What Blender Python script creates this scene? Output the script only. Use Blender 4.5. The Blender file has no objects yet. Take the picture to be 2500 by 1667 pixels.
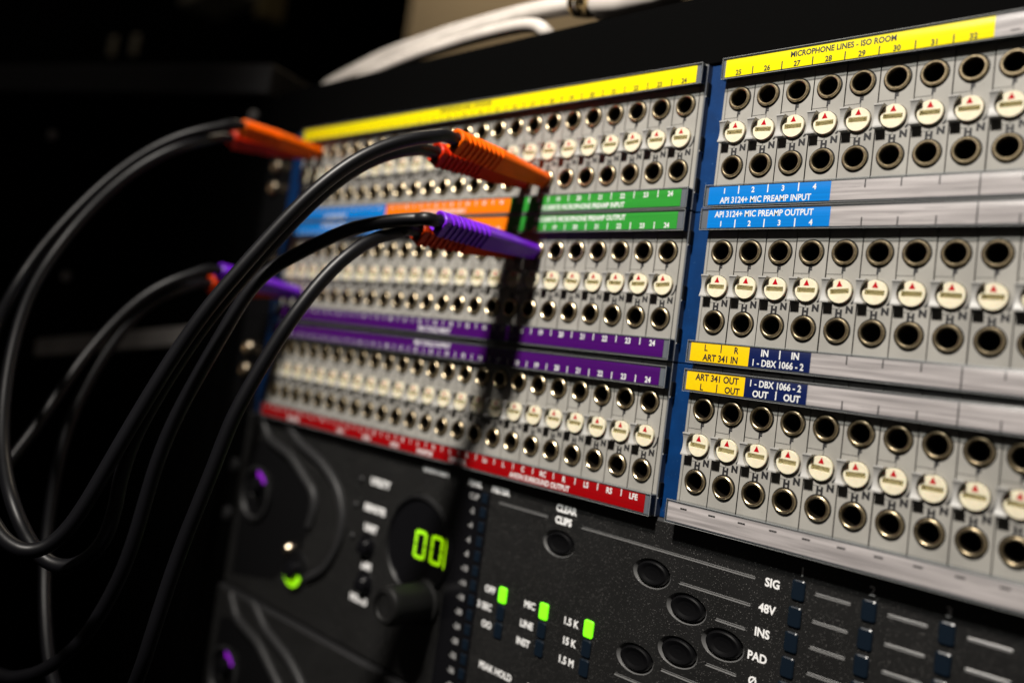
import bpy, bmesh, math, random
from mathutils import Vector, Matrix
random.seed(7)
S = 0.001                                   # everything below is written in millimetres
def V(x, y, z): return Vector((x*S, -z*S, y*S))   # panel x, panel up, panel outwards -> world

# ------------------------------------------------------------------ camera
scene = bpy.context.scene
camd = bpy.data.cameras.new('camera'); camo = bpy.data.objects.new('camera', camd)
scene.collection.objects.link(camo); scene.camera = camo
CAM = [129.92, -84.127, 214.357]
RC = [[0.714585, 0.133255, -0.686739], [0.043431, -0.988247, -0.146567], [-0.698199, 0.074909, -0.711974]]          # rows: image right, image down, forward, in panel axes
def w3(v): return Vector((v[0], -v[2], v[1]))
rx, ry, rf = w3(RC[0]), -w3(RC[1]), -w3(RC[2])
m = Matrix((rx, ry, rf)).transposed().to_4x4(); m.translation = V(*CAM)
camo.matrix_world = m
camd.sensor_width = 36.0
camd.lens = 2008.64/2352*36.0
camd.shift_x = 0.00165; camd.shift_y = -0.04059
camd.clip_start = 0.01; camd.clip_end = 30
camd.dof.use_dof = True
camd.dof.focus_distance = 0.236
camd.dof.aperture_fstop = camd.lens/5.6
camd.dof.aperture_blades = 0

# ------------------------------------------------------------------ world, lamp, exposure
world = bpy.data.worlds.new('World'); scene.world = world; world.use_nodes = True
bg = world.node_tree.nodes['Background']
bg.inputs['Color'].default_value = (1.0, 0.90, 0.80, 1); bg.inputs['Strength'].default_value = 0.024
ld = bpy.data.lights.new('ceiling_spotlight', 'SPOT'); ld.energy = 92; ld.spot_size = math.radians(31); ld.spot_blend = 1.0; ld.shadow_soft_size = 0.045
ld.color = (1.0, 0.94, 0.86)
lo = bpy.data.objects.new('ceiling_spotlight', ld); scene.collection.objects.link(lo)
LD = Vector((0.09, 1.08, 1.0)).normalized()*1000
lo.location = V(-60+LD.x, -40+LD.y, LD.z)
lo.rotation_euler = (V(-45, -38, 0)-lo.location).to_track_quat('-Z', 'Y').to_euler()
rl = bpy.data.lights.new('wall_fill_light', 'POINT'); rl.energy = 20; rl.shadow_soft_size = 0.08; rl.color = (1.0, .86, .66)  # unseen fill light added to brighten the far wall
ro = bpy.data.objects.new('wall_fill_light', rl); scene.collection.objects.link(ro); ro.location = V(-1500, 1700, -900)
scene.view_settings.view_transform = 'Standard'; scene.view_settings.look = 'None'
scene.view_settings.exposure = 0.0; scene.view_settings.gamma = 1.0
scene.render.engine = 'CYCLES'
scene.cycles.use_denoising = True
scene.cycles.max_bounces = 8; scene.cycles.diffuse_bounces = 2; scene.cycles.transparent_max_bounces = 16
scene.cycles.caustics_reflective = False; scene.cycles.caustics_refractive = False

# ------------------------------------------------------------------ materials
def mat(name, col, rough=0.5, metal=0.0, spec=0.5, emit=None, emis=0.0, noise=None, bump=None, coat=0.0, specks=None, sss=0.0):
    """noise=(scale xyz, amount): colour variation; bump=(scale xyz, strength, distance mm)"""
    m = bpy.data.materials.new(name); m.use_nodes = True
    nt = m.node_tree; b = nt.nodes['Principled BSDF']; N = nt.nodes.new; L = nt.links.new
    b.inputs['Base Color'].default_value = (*col, 1); b.inputs['Roughness'].default_value = rough
    b.inputs['Metallic'].default_value = metal; b.inputs['Specular IOR Level'].default_value = spec
    b.inputs['Coat Weight'].default_value = coat; b.inputs['Coat Roughness'].default_value = 0.15
    if sss: b.inputs['Subsurface Weight'].default_value = sss; b.inputs['Subsurface Scale'].default_value = 0.002; b.inputs['Subsurface Radius'].default_value = (1, .3, .1)
    if emit: b.inputs['Emission Color'].default_value = (*emit, 1); b.inputs['Emission Strength'].default_value = emis
    geo = N('ShaderNodeNewGeometry')
    def tex(scale, detail=4):
        mp = N('ShaderNodeVectorMath'); mp.operation = 'MULTIPLY'; mp.inputs[1].default_value = scale
        L(geo.outputs['Position'], mp.inputs[0])
        t = N('ShaderNodeTexNoise'); t.inputs['Scale'].default_value = 1.0; t.inputs['Detail'].default_value = detail
        L(mp.outputs[0], t.inputs['Vector']); return t
    colout = None
    if noise:
        t = tex(noise[0]); r = N('ShaderNodeMapRange')
        r.inputs['From Min'].default_value = 0.3; r.inputs['From Max'].default_value = 0.7
        r.inputs['To Min'].default_value = 1-noise[1]; r.inputs['To Max'].default_value = 1+noise[1]*0.6
        L(t.outputs['Fac'], r.inputs['Value'])
        mx = N('ShaderNodeMix'); mx.data_type = 'RGBA'; mx.blend_type = 'MULTIPLY'; mx.inputs['Factor'].default_value = 1
        mx.inputs['A'].default_value = (*col, 1); L(r.outputs[0], mx.inputs['B']); colout = mx.outputs['Result']
        L(colout, b.inputs['Base Color'])
    if specks:      # (scale, threshold, colour, mix)
        t = tex(specks[0], 2); r = N('ShaderNodeMapRange')
        r.inputs['From Min'].default_value = specks[1]; r.inputs['From Max'].default_value = specks[1]+0.03
        r.inputs['To Max'].default_value = specks[3]; L(t.outputs['Fac'], r.inputs['Value'])
        mx = N('ShaderNodeMix'); mx.data_type = 'RGBA'; mx.inputs['A'].default_value = (*col, 1)
        mx.inputs['B'].default_value = (*specks[2], 1); L(r.outputs[0], mx.inputs['Factor'])
        if colout: L(colout, mx.inputs['A'])
        L(mx.outputs['Result'], b.inputs['Base Color'])
    if bump:
        t = tex(bump[0]); bp = N('ShaderNodeBump'); bp.inputs['Strength'].default_value = bump[1]
        bp.inputs['Distance'].default_value = bump[2]*S; L(t.outputs['Fac'], bp.inputs['Height'])
        L(bp.outputs['Normal'], b.inputs['Normal'])
    return m
def iso(k): return (k, k, k)
# world axes: x along the panel, y depth, z up
M = {}
M['grey'] = mat('grey_panel_plastic', (.30,.29,.265), .52, noise=(iso(70), .16), bump=(iso(9000), .25, .02), specks=(iso(1300), .71, (.10,.09,.075), .6))
M['grey_side'] = mat('grey_housing_plastic', (.12,.13,.15), .4, bump=(iso(600), .2, .1))
M['guard'] = mat('grey_guard_plastic', (.36,.355,.34), .40, bump=(iso(3000), .2, .02))
M['dark'] = mat('dark_housing_plastic', (.004,.004,.004), .6, spec=.2)
M['print'] = mat('black_print', (.006,.006,.008), .6)
M['ring'] = mat('nickel_brass_ring', (.74,.60,.38), .30, metal=1.0, noise=(iso(1600), .35), bump=(iso(4200), .5, .03))
M['hole'] = mat('jack_bore', (.012,.009,.006), .4, noise=(iso(300), .5))
M['cream'] = mat('cream_switch_plastic', (.72,.66,.49), .42, noise=(iso(800), .08), sss=.1, bump=(iso(2500), .15, .02))
M['slot'] = mat('switch_slot_plastic', (.78,.72,.50), .5)
M['arrow'] = mat('red_arrow_paint', (.40,.0,.008), .5, spec=.1)
M['blue'] = mat('blue_painted_metal', (.0005,.027,.112), .36, noise=((160,160,160), .22), bump=(iso(1800), .35, .03), specks=((1500,1500,2600), .715, (.12,.3,.6), .55))
M['yellow'] = mat('yellow_paper', (.95,.80,.0), .6, spec=.08, noise=((8,8,2600), .16))
M['yellow_deep'] = mat('deep_yellow_paper', (.95,.60,.002), .6, spec=.08, noise=((700,8,2600), .07))
M['sky_blue'] = mat('sky_blue_paper', (.0,.20,.66), .6, spec=.08, noise=((20,20,2400), .15))
M['navy'] = mat('navy_paper', (.003,.010,.075), .6, spec=.08, noise=((700,8,1800), .12))
M['green'] = mat('green_paper', (.030,.30,.035), .6, spec=.08, noise=((20,20,2400), .15))
M['orange_paper'] = mat('orange_paper', (.95,.20,.002), .6, spec=.08, noise=((20,20,1400), .10))
M['purple_paper'] = mat('purple_paper', (.060,.002,.128), .6, spec=.08, noise=((20,20,2000), .18))
M['red_paper'] = mat('red_paper', (.31,.0,.002), .6, spec=.08, noise=((20,20,2000), .12))
M['silver'] = mat('sheen_streaked_silver_paper', (.44,.40,.40), .5, noise=((30,30,900), .44), specks=((70,70,2600), .665, (.10,.095,.095), .55))  # streaky reflections of the grooved cover painted into the paper colour
M['white_ink'] = mat('white_ink', (.80,.80,.80), .6)
M['black_ink'] = mat('black_ink', (.008,.008,.008), .6)
M['charcoal'] = mat('charcoal_metallic_paint', (.0095,.0095,.0095), .42, spec=.4, noise=(iso(60), .2), bump=(iso(3600), .6, .05), specks=(iso(3000), .66, (.16,.155,.15), .8))
M['black_gloss'] = mat('black_gloss_plastic', (.004,.004,.005), .12)
M['black_satin'] = mat('black_satin_plastic', (.003,.003,.0035), .45, spec=.3)
M['meter_ink'] = mat('dim_meter_ink', (.34,.34,.34), .6)
M['rubber'] = mat('black_rubber_button', (.003,.003,.0035), .26, coat=.2)
M['rim'] = mat('bare_countersink', (.36,.36,.36), .30, metal=.75, bump=(iso(3000), .3, .03))
M['led_off'] = mat('unlit_smoked_led', (.0035,.008,.015), .3)
M['led_on'] = mat('lit_green_led', (.15,.6,.02), .4, emit=(.18,1.0,.0), emis=1.05)
M['knob'] = mat('soft_black_knob', (.014,.014,.014), .5, spec=.4)
M['digit'] = mat('lit_digit', (.2,.6,.02), .4, emit=(.40,.78,.0), emis=.85)
M['led_purple'] = mat('lit_purple_lamp', (.2,.02,.4), .4, emit=(.20,.0,.42), emis=.8)
M['led_lime'] = mat('lit_lime_lamp', (.2,.5,.02), .4, emit=(.28,.72,.0), emis=.9)
M['grille'] = mat('satin_grey_ridge', (.018,.018,.019), .5, spec=.3)
M['cord'] = mat('black_cord_rubber', (.004,.004,.0055), .42, spec=.32, noise=(iso(40), .3), bump=(iso(700), .12, .15), specks=(iso(2500), .80, (.2,.2,.2), .5))
M['boot_orange'] = mat('orange_boot_plastic', (.97,.135,.0), .42, spec=.12, noise=(iso(160), .12), bump=(iso(900), .15, .06))
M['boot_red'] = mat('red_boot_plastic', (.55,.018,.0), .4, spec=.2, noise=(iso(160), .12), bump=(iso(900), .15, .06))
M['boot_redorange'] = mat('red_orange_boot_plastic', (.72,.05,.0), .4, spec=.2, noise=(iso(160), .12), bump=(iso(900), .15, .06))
M['boot_purple'] = mat('purple_boot_plastic', (.17,.014,.62), .34, spec=.35, noise=(iso(160), .12), bump=(iso(900), .15, .06))
M['brass'] = mat('brass_plug', (.62,.47,.24), .25, metal=1.0)
M['screw'] = mat('nickel_screw', (.75,.62,.45), .28, metal=1.0)
M['rack'] = mat('black_rack_paint', (.0009,.0009,.0009), .8, spec=.03, bump=(iso(400), .2, .1))
M['side_rack'] = mat('dark_grey_rack_paint', (.060,.060,.062), .6, spec=.2, noise=(iso(14), .3))
M['grey_bar'] = mat('scuffed_grey_bar', (.42,.39,.37), .6, noise=(iso(60), .25))
M['wall'] = mat('beige_wall_paint', (.62,.49,.32), .8, noise=(iso(3), .06))
M['white_cable'] = mat('white_cable_jacket', (.60,.55,.50), .5, noise=(iso(60), .2))
M['pale'] = mat('pale_plastic', (.55,.52,.46), .5)
M['pale_dim'] = mat('grey_plastic', (.62,.56,.42), .6)
M['brass_dim'] = mat('tarnished_brass', (.5,.38,.15), .6)
M['cloth'] = mat('black_speaker_cloth', (.0012,.0012,.0012), .9, spec=.03)
M['edge_glint'] = mat('painted_edge_glint', (.34,.35,.35), .35)  # light grey painted in for the glints along the cover edges

def clear(name, streak, gloss, tint):
    """clear extruded plastic: mostly see-through with a streaky glossy coat"""
    m = bpy.data.materials.new(name); m.use_nodes = True; nt = m.node_tree; nt.nodes.clear(); N = nt.nodes.new; L = nt.links.new
    out = N('ShaderNodeOutputMaterial'); tr = N('ShaderNodeBsdfTransparent'); tr.inputs['Color'].default_value = (*tint, 1)
    gl = N('ShaderNodeBsdfGlossy'); gl.inputs['Roughness'].default_value = gloss
    geo = N('ShaderNodeNewGeometry'); mp = N('ShaderNodeVectorMath'); mp.operation = 'MULTIPLY'; mp.inputs[1].default_value = (60, 60, 3200)
    L(geo.outputs['Position'], mp.inputs[0]); t = N('ShaderNodeTexNoise'); t.inputs['Scale'].default_value = 1; t.inputs['Detail'].default_value = 5
    L(mp.outputs[0], t.inputs['Vector'])
    bp = N('ShaderNodeBump'); bp.inputs['Strength'].default_value = streak; bp.inputs['Distance'].default_value = .08*S; L(t.outputs['Fac'], bp.inputs['Height'])
    L(bp.outputs['Normal'], gl.inputs['Normal'])
    fr = N('ShaderNodeFresnel'); io = N('ShaderNodeMapRange'); io.inputs['To Min'].default_value = 1.5; io.inputs['To Max'].default_value = 1/1.5; L(geo.outputs['Backfacing'], io.inputs['Value']); L(io.outputs[0], fr.inputs['IOR'])
    ad = N('ShaderNodeMath'); ad.operation = 'MULTIPLY_ADD'; ad.inputs[1].default_value = 1.0; ad.inputs[2].default_value = .015
    L(fr.outputs[0], ad.inputs[0]); mx = N('ShaderNodeMixShader'); L(ad.outputs[0], mx.inputs[0]); L(tr.outputs[0], mx.inputs[1]); L(gl.outputs[0], mx.inputs[2])
    L(mx.outputs[0], out.inputs['Surface']); return m
M['clear'] = clear('clear_label_cover', .55, .22, (.96,.97,.97))
M['clear_edge'] = clear('clear_cover_edge', .2, .12, (.86,.88,.89))

# ------------------------------------------------------------------ mesh helpers
class MB:
    def __init__(s): s.v = []; s.f = []; s.m = []; s.mats = []; s.sm = []
    def mi(s, mt):
        mt = M[mt]
        if mt not in s.mats: s.mats.append(mt)
        return s.mats.index(mt)
    def add(s, vs, fs, mt, smooth=False):
        o = len(s.v); k = s.mi(mt); s.v += [V(*p) for p in vs]
        for f in fs: s.f.append([o+i for i in f]); s.m.append(k); s.sm.append(smooth)
    def box(s, x0, x1, y0, y1, z0, z1, mt, bev=0.0):
        if bev <= 0:
            vs = [(x,y,z) for z in (z0,z1) for y in (y0,y1) for x in (x0,x1)]
            s.add(vs, [(0,2,3,1),(4,5,7,6),(0,1,5,4),(2,6,7,3),(0,4,6,2),(1,3,7,5)], mt); return
        def ring(b, z): return [(x0+b,y0,z),(x1-b,y0,z),(x1,y0+b,z),(x1,y1-b,z),(x1-b,y1,z),(x0+b,y1,z),(x0,y1-b,z),(x0,y0+b,z)]
        a = ring(bev, z0); b = ring(bev, z1-bev)
        c = [(min(max(x, x0+bev), x1-bev), min(max(y, y0+bev), y1-bev), z1) for x,y,_ in ring(bev, z1)]
        vs = a+b+c; fs = []
        for r in (0, 8):
            for i in range(8): j = (i+1)%8; fs.append((r+i, r+j, r+8+j, r+8+i))
        fs.append(tuple(range(16,24))); fs.append(tuple(reversed(range(8))))
        s.add(vs, fs, mt)
    def lathe(s, cx, cy, prof, n, mt, sx=1, sy=1, smooth=True, mats=None, cap=False):
        """prof: list of (r, z); rings about the outward axis"""
        vs = []; 
        for r, z in prof:
            for i in range(n):
                a = 2*math.pi*i/n; vs.append((cx+r*sx*math.cos(a), cy+r*sy*math.sin(a), z))
        for k in range(len(prof)-1):
            fs = [(k*n+i, k*n+(i+1)%n, (k+1)*n+(i+1)%n, (k+1)*n+i) for i in range(n)]
            sub = [vs[j] for f in [range(k*n,(k+2)*n)] for j in f]
            s.add(sub, [tuple(q-k*n for q in f) for f in fs], mats[k] if mats else mt, smooth)
        if cap: s.add(vs[-n:], [tuple(range(n))], mats[-1] if mats else mt)
    def holed(s, x0, x1, y0, y1, z, holes, mt):
        """flat face with holes; holes: lists of (x,y) loops"""
        bm = bmesh.new(); es = []
        for lp in [[(x0,y0),(x1,y0),(x1,y1),(x0,y1)]]+holes:
            vs = [bm.verts.new((x, y, 0)) for x, y in lp]
            for i in range(len(vs)): es.append(bm.edges.new((vs[i], vs[(i+1)%len(vs)])))
        bmesh.ops.triangle_fill(bm, use_beauty=True, use_dissolve=False, edges=es, normal=(0,0,1))
        bm.verts.index_update(); bm.normal_update()
        vs = [(v.co.x, v.co.y, z) for v in bm.verts]
        fs = []
        for f in bm.faces:
            ids = [v.index for v in f.verts]
            if f.normal.z < 0: ids.reverse()
            fs.append(tuple(ids))
        bm.free(); s.add(vs, fs, mt)
    def wall(s, loop, z0, z1, mt, inset=0, smooth=False):
        n = len(loop); vs = [(x,y,z0) for x,y in loop]+[(x,y,z1) for x,y in loop]
        s.add(vs, [(i, (i+1)%n, n+(i+1)%n, n+i) for i in range(n)], mt, smooth)
    def flat(s, loop, z, mt): s.add([(x,y,z) for x,y in loop], [tuple(range(len(loop)))], mt)
    def text(s, st, cx, cy, z, h, mt, bold=.0, sx=1.0, align='C', rot=0):
        vs, fs, w = glyphs(st, bold); k = h; w *= k*sx
        ox = cx-(w/2 if align == 'C' else (w if align == 'R' else 0)); ca, sa = math.cos(rot), math.sin(rot)
        s.add([(ox+x*k*sx, cy+(y-.5)*k, z) for x, y in vs], fs, mt)
    def tube(s, pts, r, n, mt, cap=True, rr=None, flat=1.0):
        P = [Vector(p) for p in pts]; N = len(P); up = Vector((0.3,1,0.2)); vs = []; prev = None
        for i in range(N):
            t = (P[min(i+1,N-1)]-P[max(i-1,0)]).normalized()
            a = (prev if prev else up); a = (a-t*a.dot(t)).normalized(); b = t.cross(a); prev = a
            q = rr[i] if rr else r
            for k in range(n):
                an = 2*math.pi*k/n; vs.append(tuple(P[i]+a*(math.cos(an)*q*flat)+b*(math.sin(an)*q)))
        fs = [(i*n+k, i*n+(k+1)%n, (i+1)*n+(k+1)%n, (i+1)*n+k) for i in range(N-1) for k in range(n)]
        s.add(vs, fs, mt, True)
        if cap: s.add(vs[:n], [tuple(reversed(range(n)))], mt); s.add(vs[-n:], [tuple(range(n))], mt)
    def mesh(s, name):
        me = bpy.data.meshes.new(name); me.from_pydata(s.v, [], s.f); 
        for x in s.mats: me.materials.append(x)
        me.polygons.foreach_set('material_index', s.m); me.polygons.foreach_set('use_smooth', s.sm); me.update()
        return me
    def obj(s, name, parent=None, loc=None): return place(name, s.mesh(name), parent, loc)
def place(name, me, parent=None, loc=None):
    o = bpy.data.objects.new(name, me); scene.collection.objects.link(o)
    if parent: o.parent = parent
    if loc is not None: o.location = V(*loc)
    return o
def empty(name, loc, label, cat, group=None):
    o = bpy.data.objects.new(name, None); o.empty_display_size = .01; scene.collection.objects.link(o); o.location = V(*loc)
    o['label'] = label; o['category'] = cat
    if group: o['group'] = group
    return o
def tag(o, label, cat, group=None):
    o['label'] = label; o['category'] = cat
    if group: o['group'] = group
    return o
_gc = {}
def glyphs(st, bold):
    key = (st, bold)
    if key in _gc: return _gc[key]
    cu = bpy.data.curves.new('t', 'FONT'); cu.body = st; cu.size = 1; cu.resolution_u = 3; cu.offset = bold; cu.fill_mode = 'FRONT'
    ob = bpy.data.objects.new('t', cu); me = bpy.data.meshes.new_from_object(ob)
    k = 1/.729; xs = [v.co.x for v in me.vertices] or [0]
    x0 = min(xs); vs = [((v.co.x-x0)*k, v.co.y*k) for v in me.vertices]; w = (max(xs)-x0)*k
    fs = [tuple(p.vertices) for p in me.polygons]
    area = sum((vs[f[0]][0]*(vs[f[1]][1]-vs[f[2]][1])+vs[f[1]][0]*(vs[f[2]][1]-vs[f[0]][1])+vs[f[2]][0]*(vs[f[0]][1]-vs[f[1]][1])) for f in fs)
    if area < 0: fs = [tuple(reversed(f)) for f in fs]
    bpy.data.objects.remove(ob); bpy.data.curves.remove(cu); bpy.data.meshes.remove(me)
    _gc[key] = (vs, fs, w); return _gc[key]
def circ(cx, cy, r, n, sx=1, sy=1, rev=False): 
    l = [(cx+r*sx*math.cos(2*math.pi*i/n), cy+r*sy*math.sin(2*math.pi*i/n)) for i in range(n)]
    return l[::-1] if rev else l
def rrect(x0, x1, y0, y1, r, n=3):
    l = []
    for cx, cy, a0 in ((x1-r,y1-r,0),(x0+r,y1-r,90),(x0+r,y0+r,180),(x1-r,y0+r,270)):
        for i in range(n+1): a = math.radians(a0+90*i/n); l.append((cx+r*math.cos(a), cy+r*math.sin(a)))
    return l
def spline(pts, k=8):
    P = [Vector(p) for p in pts]; P = [P[0]*2-P[1]]+P+[P[-1]*2-P[-2]]; out = []
    for i in range(1, len(P)-2):
        a, b, c, d = P[i-1], P[i], P[i+1], P[i+2]
        for j in range(k):
            t = j/k; out.append(tuple(.5*((2*b)+(c-a)*t+(2*a-5*b+4*c-d)*t*t+(3*b-a-3*c+d)*t**3)))
    out.append(tuple(P[-2])); return out
def smooth(pts, it=2):
    P = [Vector(p) for p in pts]
    for _ in range(it):
        Q = list(P)
        for i in range(2, len(P)-2): Q[i] = P[i]*.5+(P[i-1]+P[i+1])*.25
        P = Q
    return P

# ------------------------------------------------------------------ patch bays
PITCH = 8.8; U = 44.45; HY = -19.9; KY = -9.95
XL = lambda c: -18.1-(24-c)*PITCH            # channel 1..24 of the left half
XR = lambda i: i*PITCH                       # channel 25.. of the right half, i = 0..
NR = 12
TOPY = 11.9; BOTY = -32.1

def module_mesh():
    b = MB(); x = 4.25
    jl = [circ(0, 0, 2.9, 20), circ(0, HY, 2.9, 20), circ(0, KY, 3.28, 24)]
    b.holed(-x, x, BOTY, TOPY, 0, jl, 'grey')
    for s in (-1, 1):
        b.add([(s*x,BOTY,0),(s*x,TOPY,0),(s*x,TOPY,-3),(s*x,BOTY,-3)], [(0,1,2,3)], 'grey')
    b.add([(-x,TOPY,0),(x,TOPY,0),(x,TOPY,-3),(-x,TOPY,-3)], [(0,1,2,3)], 'grey')
    b.add([(-x,BOTY,0),(x,BOTY,0),(x,BOTY,-3),(-x,BOTY,-3)], [(0,3,2,1)], 'grey')
    b.wall(jl[2], 0, -1.6, 'dark'); b.flat(jl[2], -1.6, 'dark')
    e = .03
    # scribed outlines round the normalling diagram
    def ln(x0, x1, y0, y1, w=.13):
        if abs(x1-x0) > abs(y1-y0): b.flat([(x0,y0-w/2),(x1,y0-w/2),(x1,y0+w/2),(x0,y0+w/2)], e, 'print')
        else: b.flat([(x0-w/2,y0),(x0+w/2,y0),(x0+w/2,y1),(x0-w/2,y1)], e, 'print')
    ln(-4.2, 0, -5.55, -5.55); ln(0, 0, -6.6, -5.55); ln(0, 0, -14.4, -13.3); ln(-2.0, 0, -14.4, -14.4, .09)
    b.text('F', .15, -4.5, e, 1.45, 'print', .07); b.text('H', 0, -15.4, e, 1.75, 'print', .07); b.text('N', 2.65, -14.4, e, 1.75, 'print', .07)
    arc = [(3.95*math.cos(a), KY+3.95*math.sin(a)) for a in [math.radians(2-i*6) for i in range(9)]]
    for i in range(8):
        (x0,y0),(x1,y1) = arc[i], arc[i+1]; k0, k1 = [1+.55/3.95*(1.0 if 1 < j < 8 else .8) for j in (i, i+1)]
        b.add([(x0,y0,e),(x1,y1,e),(x1*k1,KY+(y1-KY)*k1,e),(x0*k0,KY+(y0-KY)*k0,e)], [(0,1,2,3)], 'print')
    return b.mesh('channel_module')
def jack_mesh():
    b = MB()
    b.lathe(0, 0, [(3.1,-.3),(3.16,.0),(3.16,.45),(3.08,.70),(2.92,.82),(2.62,.82),(2.46,.70),(2.38,.35),(2.38,-.5),(2.36,-13),(0,-13)], 28, 'ring',
            mats=['ring']*7+['ring','hole','hole'])
    b.lathe(0, 0, [(3.55,.012),(3.18,.03)], 28, 'dark')  # black ring painted as the shade round the collar's foot
    return b.mesh('jack_socket')
def switch_mesh():
    b = MB(); sl = [(-2.4,-.68),(2.4,-.68),(2.4,.60),(-2.4,.60)]
    bm = bmesh.new(); n = 32; z = .9; r = 3.0; es = []
    for lp in (circ(0,0,r,n), sl):
        vs = [bm.verts.new((p[0],p[1],0)) for p in lp]
        for i in range(len(vs)): es.append(bm.edges.new((vs[i], vs[(i+1)%len(vs)])))
    bmesh.ops.triangle_fill(bm, use_beauty=True, edges=es, normal=(0,0,1)); bm.verts.index_update(); bm.normal_update()
    b.add([(v.co.x,v.co.y,z) for v in bm.verts], [tuple(v.index for v in (f.verts if f.normal.z > 0 else reversed(f.verts))) for f in bm.faces], 'cream'); bm.free()
    b.wall(circ(0,0,r,n), z, z-.12, 'cream'); 
    b.lathe(0, 0, [(r,z),(r+.10,z-.12),(r+.10,-1.5)], n, 'cream')
    b.wall(sl, z, z-1.15, 'slot'); b.flat(sl, z-1.15, 'slot')
    b.flat([(-.78,1.12),(.78,1.12),(0,2.75)], z+.03, 'arrow')
    return b.mesh('turn_switch')
def guard_mesh():
    b = MB(); ys = [-3.1,-2.7,-2.62,-2.2,-1.8,-1.4,-.7,0,.7,1.4,1.8,2.2,2.62,2.7,3.1]; top = []; x0 = -4.26
    for y in ys:
        z = 2.55 if abs(y) > 2.65 else 1.75+.68*(y/2.65)**2
        xr = -math.sqrt(max(3.3**2-y*y, 0)); xr = min(xr, -1.85); top.append((x0, xr, y, z))
    vs = []; 
    for a, c, y, z in top: vs += [(a,y,z),(c,y,z),(a,y,-.2),(c,y,-.2)]
    fs = []
    for i in range(len(top)-1):
        o = i*4; p = o+4
        fs += [(o,o+1,p+1,p),(o,p,p+2,o+2),(o+1,o+3,p+3,p+1)]
    fs += [(0,2,3,1)]; e = (len(top)-1)*4; fs += [(e,e+1,e+3,e+2)]
    b.add(vs, fs, 'guard'); return b.mesh('switch_guard')
MOD, JACK, SW, GU = module_mesh(), jack_mesh(), switch_mesh(), guard_mesh()

def channel(pb, x):
    m = place('channel_module', MOD, pb, (x, 0, random.uniform(-.07, .05))); m.rotation_euler = (0, math.radians(random.uniform(-.12, .12)), 0)
    for y in (0, HY): 
        j = place('jack_socket', JACK, m, (0, y, 0)); j.rotation_euler = (0, random.uniform(0, 6.28), 0)
    s = place('turn_switch', SW, m, (0, KY, 0)); s.rotation_euler = (0, math.radians(random.choice([-5,-2,0,0,1,2,3])), 0)
    place('switch_guard', GU, m, (0, KY, 0))

HZ = 2.75
def holder(pb, x0, x1, yc, segs, dz=0.0):
    """label holder at strip centre yc; segs = [(x0, x1, colour, [drawing calls])]"""
    b = MB(); h = 3.1
    b.box(x0, x1, yc-h+.3, yc+h-.3, 0, 2.3+dz, 'grey_side')
    for yy in (yc-h, yc+h-.28):        # clear lips above and below
        b.box(x0, x1, yy, yy+.28, .05, HZ+dz, 'clear_edge')
    ho = b.obj('label_holder', pb)
    c = MB(); n = 13; prof = []
    for i in range(n): a = -1+2*i/(n-1); prof.append((yc+a*h, HZ+dz+.75*(1-a*a)))
    vs = []; 
    for y, z in prof: vs += [(x0,y,z),(x1,y,z)]
    c.add(vs, [(2*i,2*i+1,2*i+3,2*i+2) for i in range(n-1)], 'clear', True)
    for xx in (x0, x1):
        c.add([(xx,y,z) for y,z in prof]+[(xx,yc+h,.2),(xx,yc-h,.2)], [tuple(range(n+2))], 'clear_edge')
        c.box(min(xx, xx+(.25 if xx == x0 else -.25)), max(xx, xx+(.25 if xx == x0 else -.25)), yc-h+.3, yc+h-.3, 2.33+dz, HZ+dz-.05, 'clear_edge')
        c.box(xx-.07, xx+.07, yc-h, yc+h, HZ+dz-.5, HZ+dz-.05, 'edge_glint')
    for yy in (yc-h-.04, yc+h-.05): c.box(x0, x1, yy, yy+.09, HZ+dz-.12, HZ+dz+.04, 'edge_glint')
    c.obj('clear_cover', ho)
    for s0, s1, colr, draw in segs:
        p = MB(); p.box(s0, s1, yc-2.55, yc+2.55, 2.31+dz, 2.42+dz, colr)
        for d in draw:
            if d[0] == 't': p.text(d[1], d[2], d[3], 2.45+dz, d[4], d[5], d[6] if len(d) > 6 else .02, d[7] if len(d) > 7 else .95)
            else: p.flat([(d[1]-.16,d[2]),(d[1]+.16,d[2]),(d[1]+.16,d[3]),(d[1]-.16,d[3])], 2.45+dz, d[4])
        p.obj('paper_label', ho)

def numbers(xs, labs, y, ink, ticky, h=1.55, first=False):
    d = [('t', str(l), x, y, h, ink, .03, .88) for x, l in zip(xs, labs)]
    for a, c in zip(xs[:-1], xs[1:]): d.append(('l', (a+c)/2, ticky[0], ticky[1], ink))
    return d
TL, BL = 8.5, -28.75       # strip centres relative to the F row
HALF = PITCH/2
def silver(i0, i1, yc, top, h):
    """silver paper from channel i0 to i1 with short ticks on the jack side and a long one every fourth channel"""
    d = []
    for i in range(i0, i1):
        x = XR(i)-HALF
        if i == i0: continue
        if i == 8: d.append(('l', x, yc-2.5, yc+2.5, 'black_ink'))
        else: d.append(('l', x, yc-2.5 if top else yc+.4, yc-.4 if top else yc+2.5, 'black_ink'))
    return d

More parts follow.
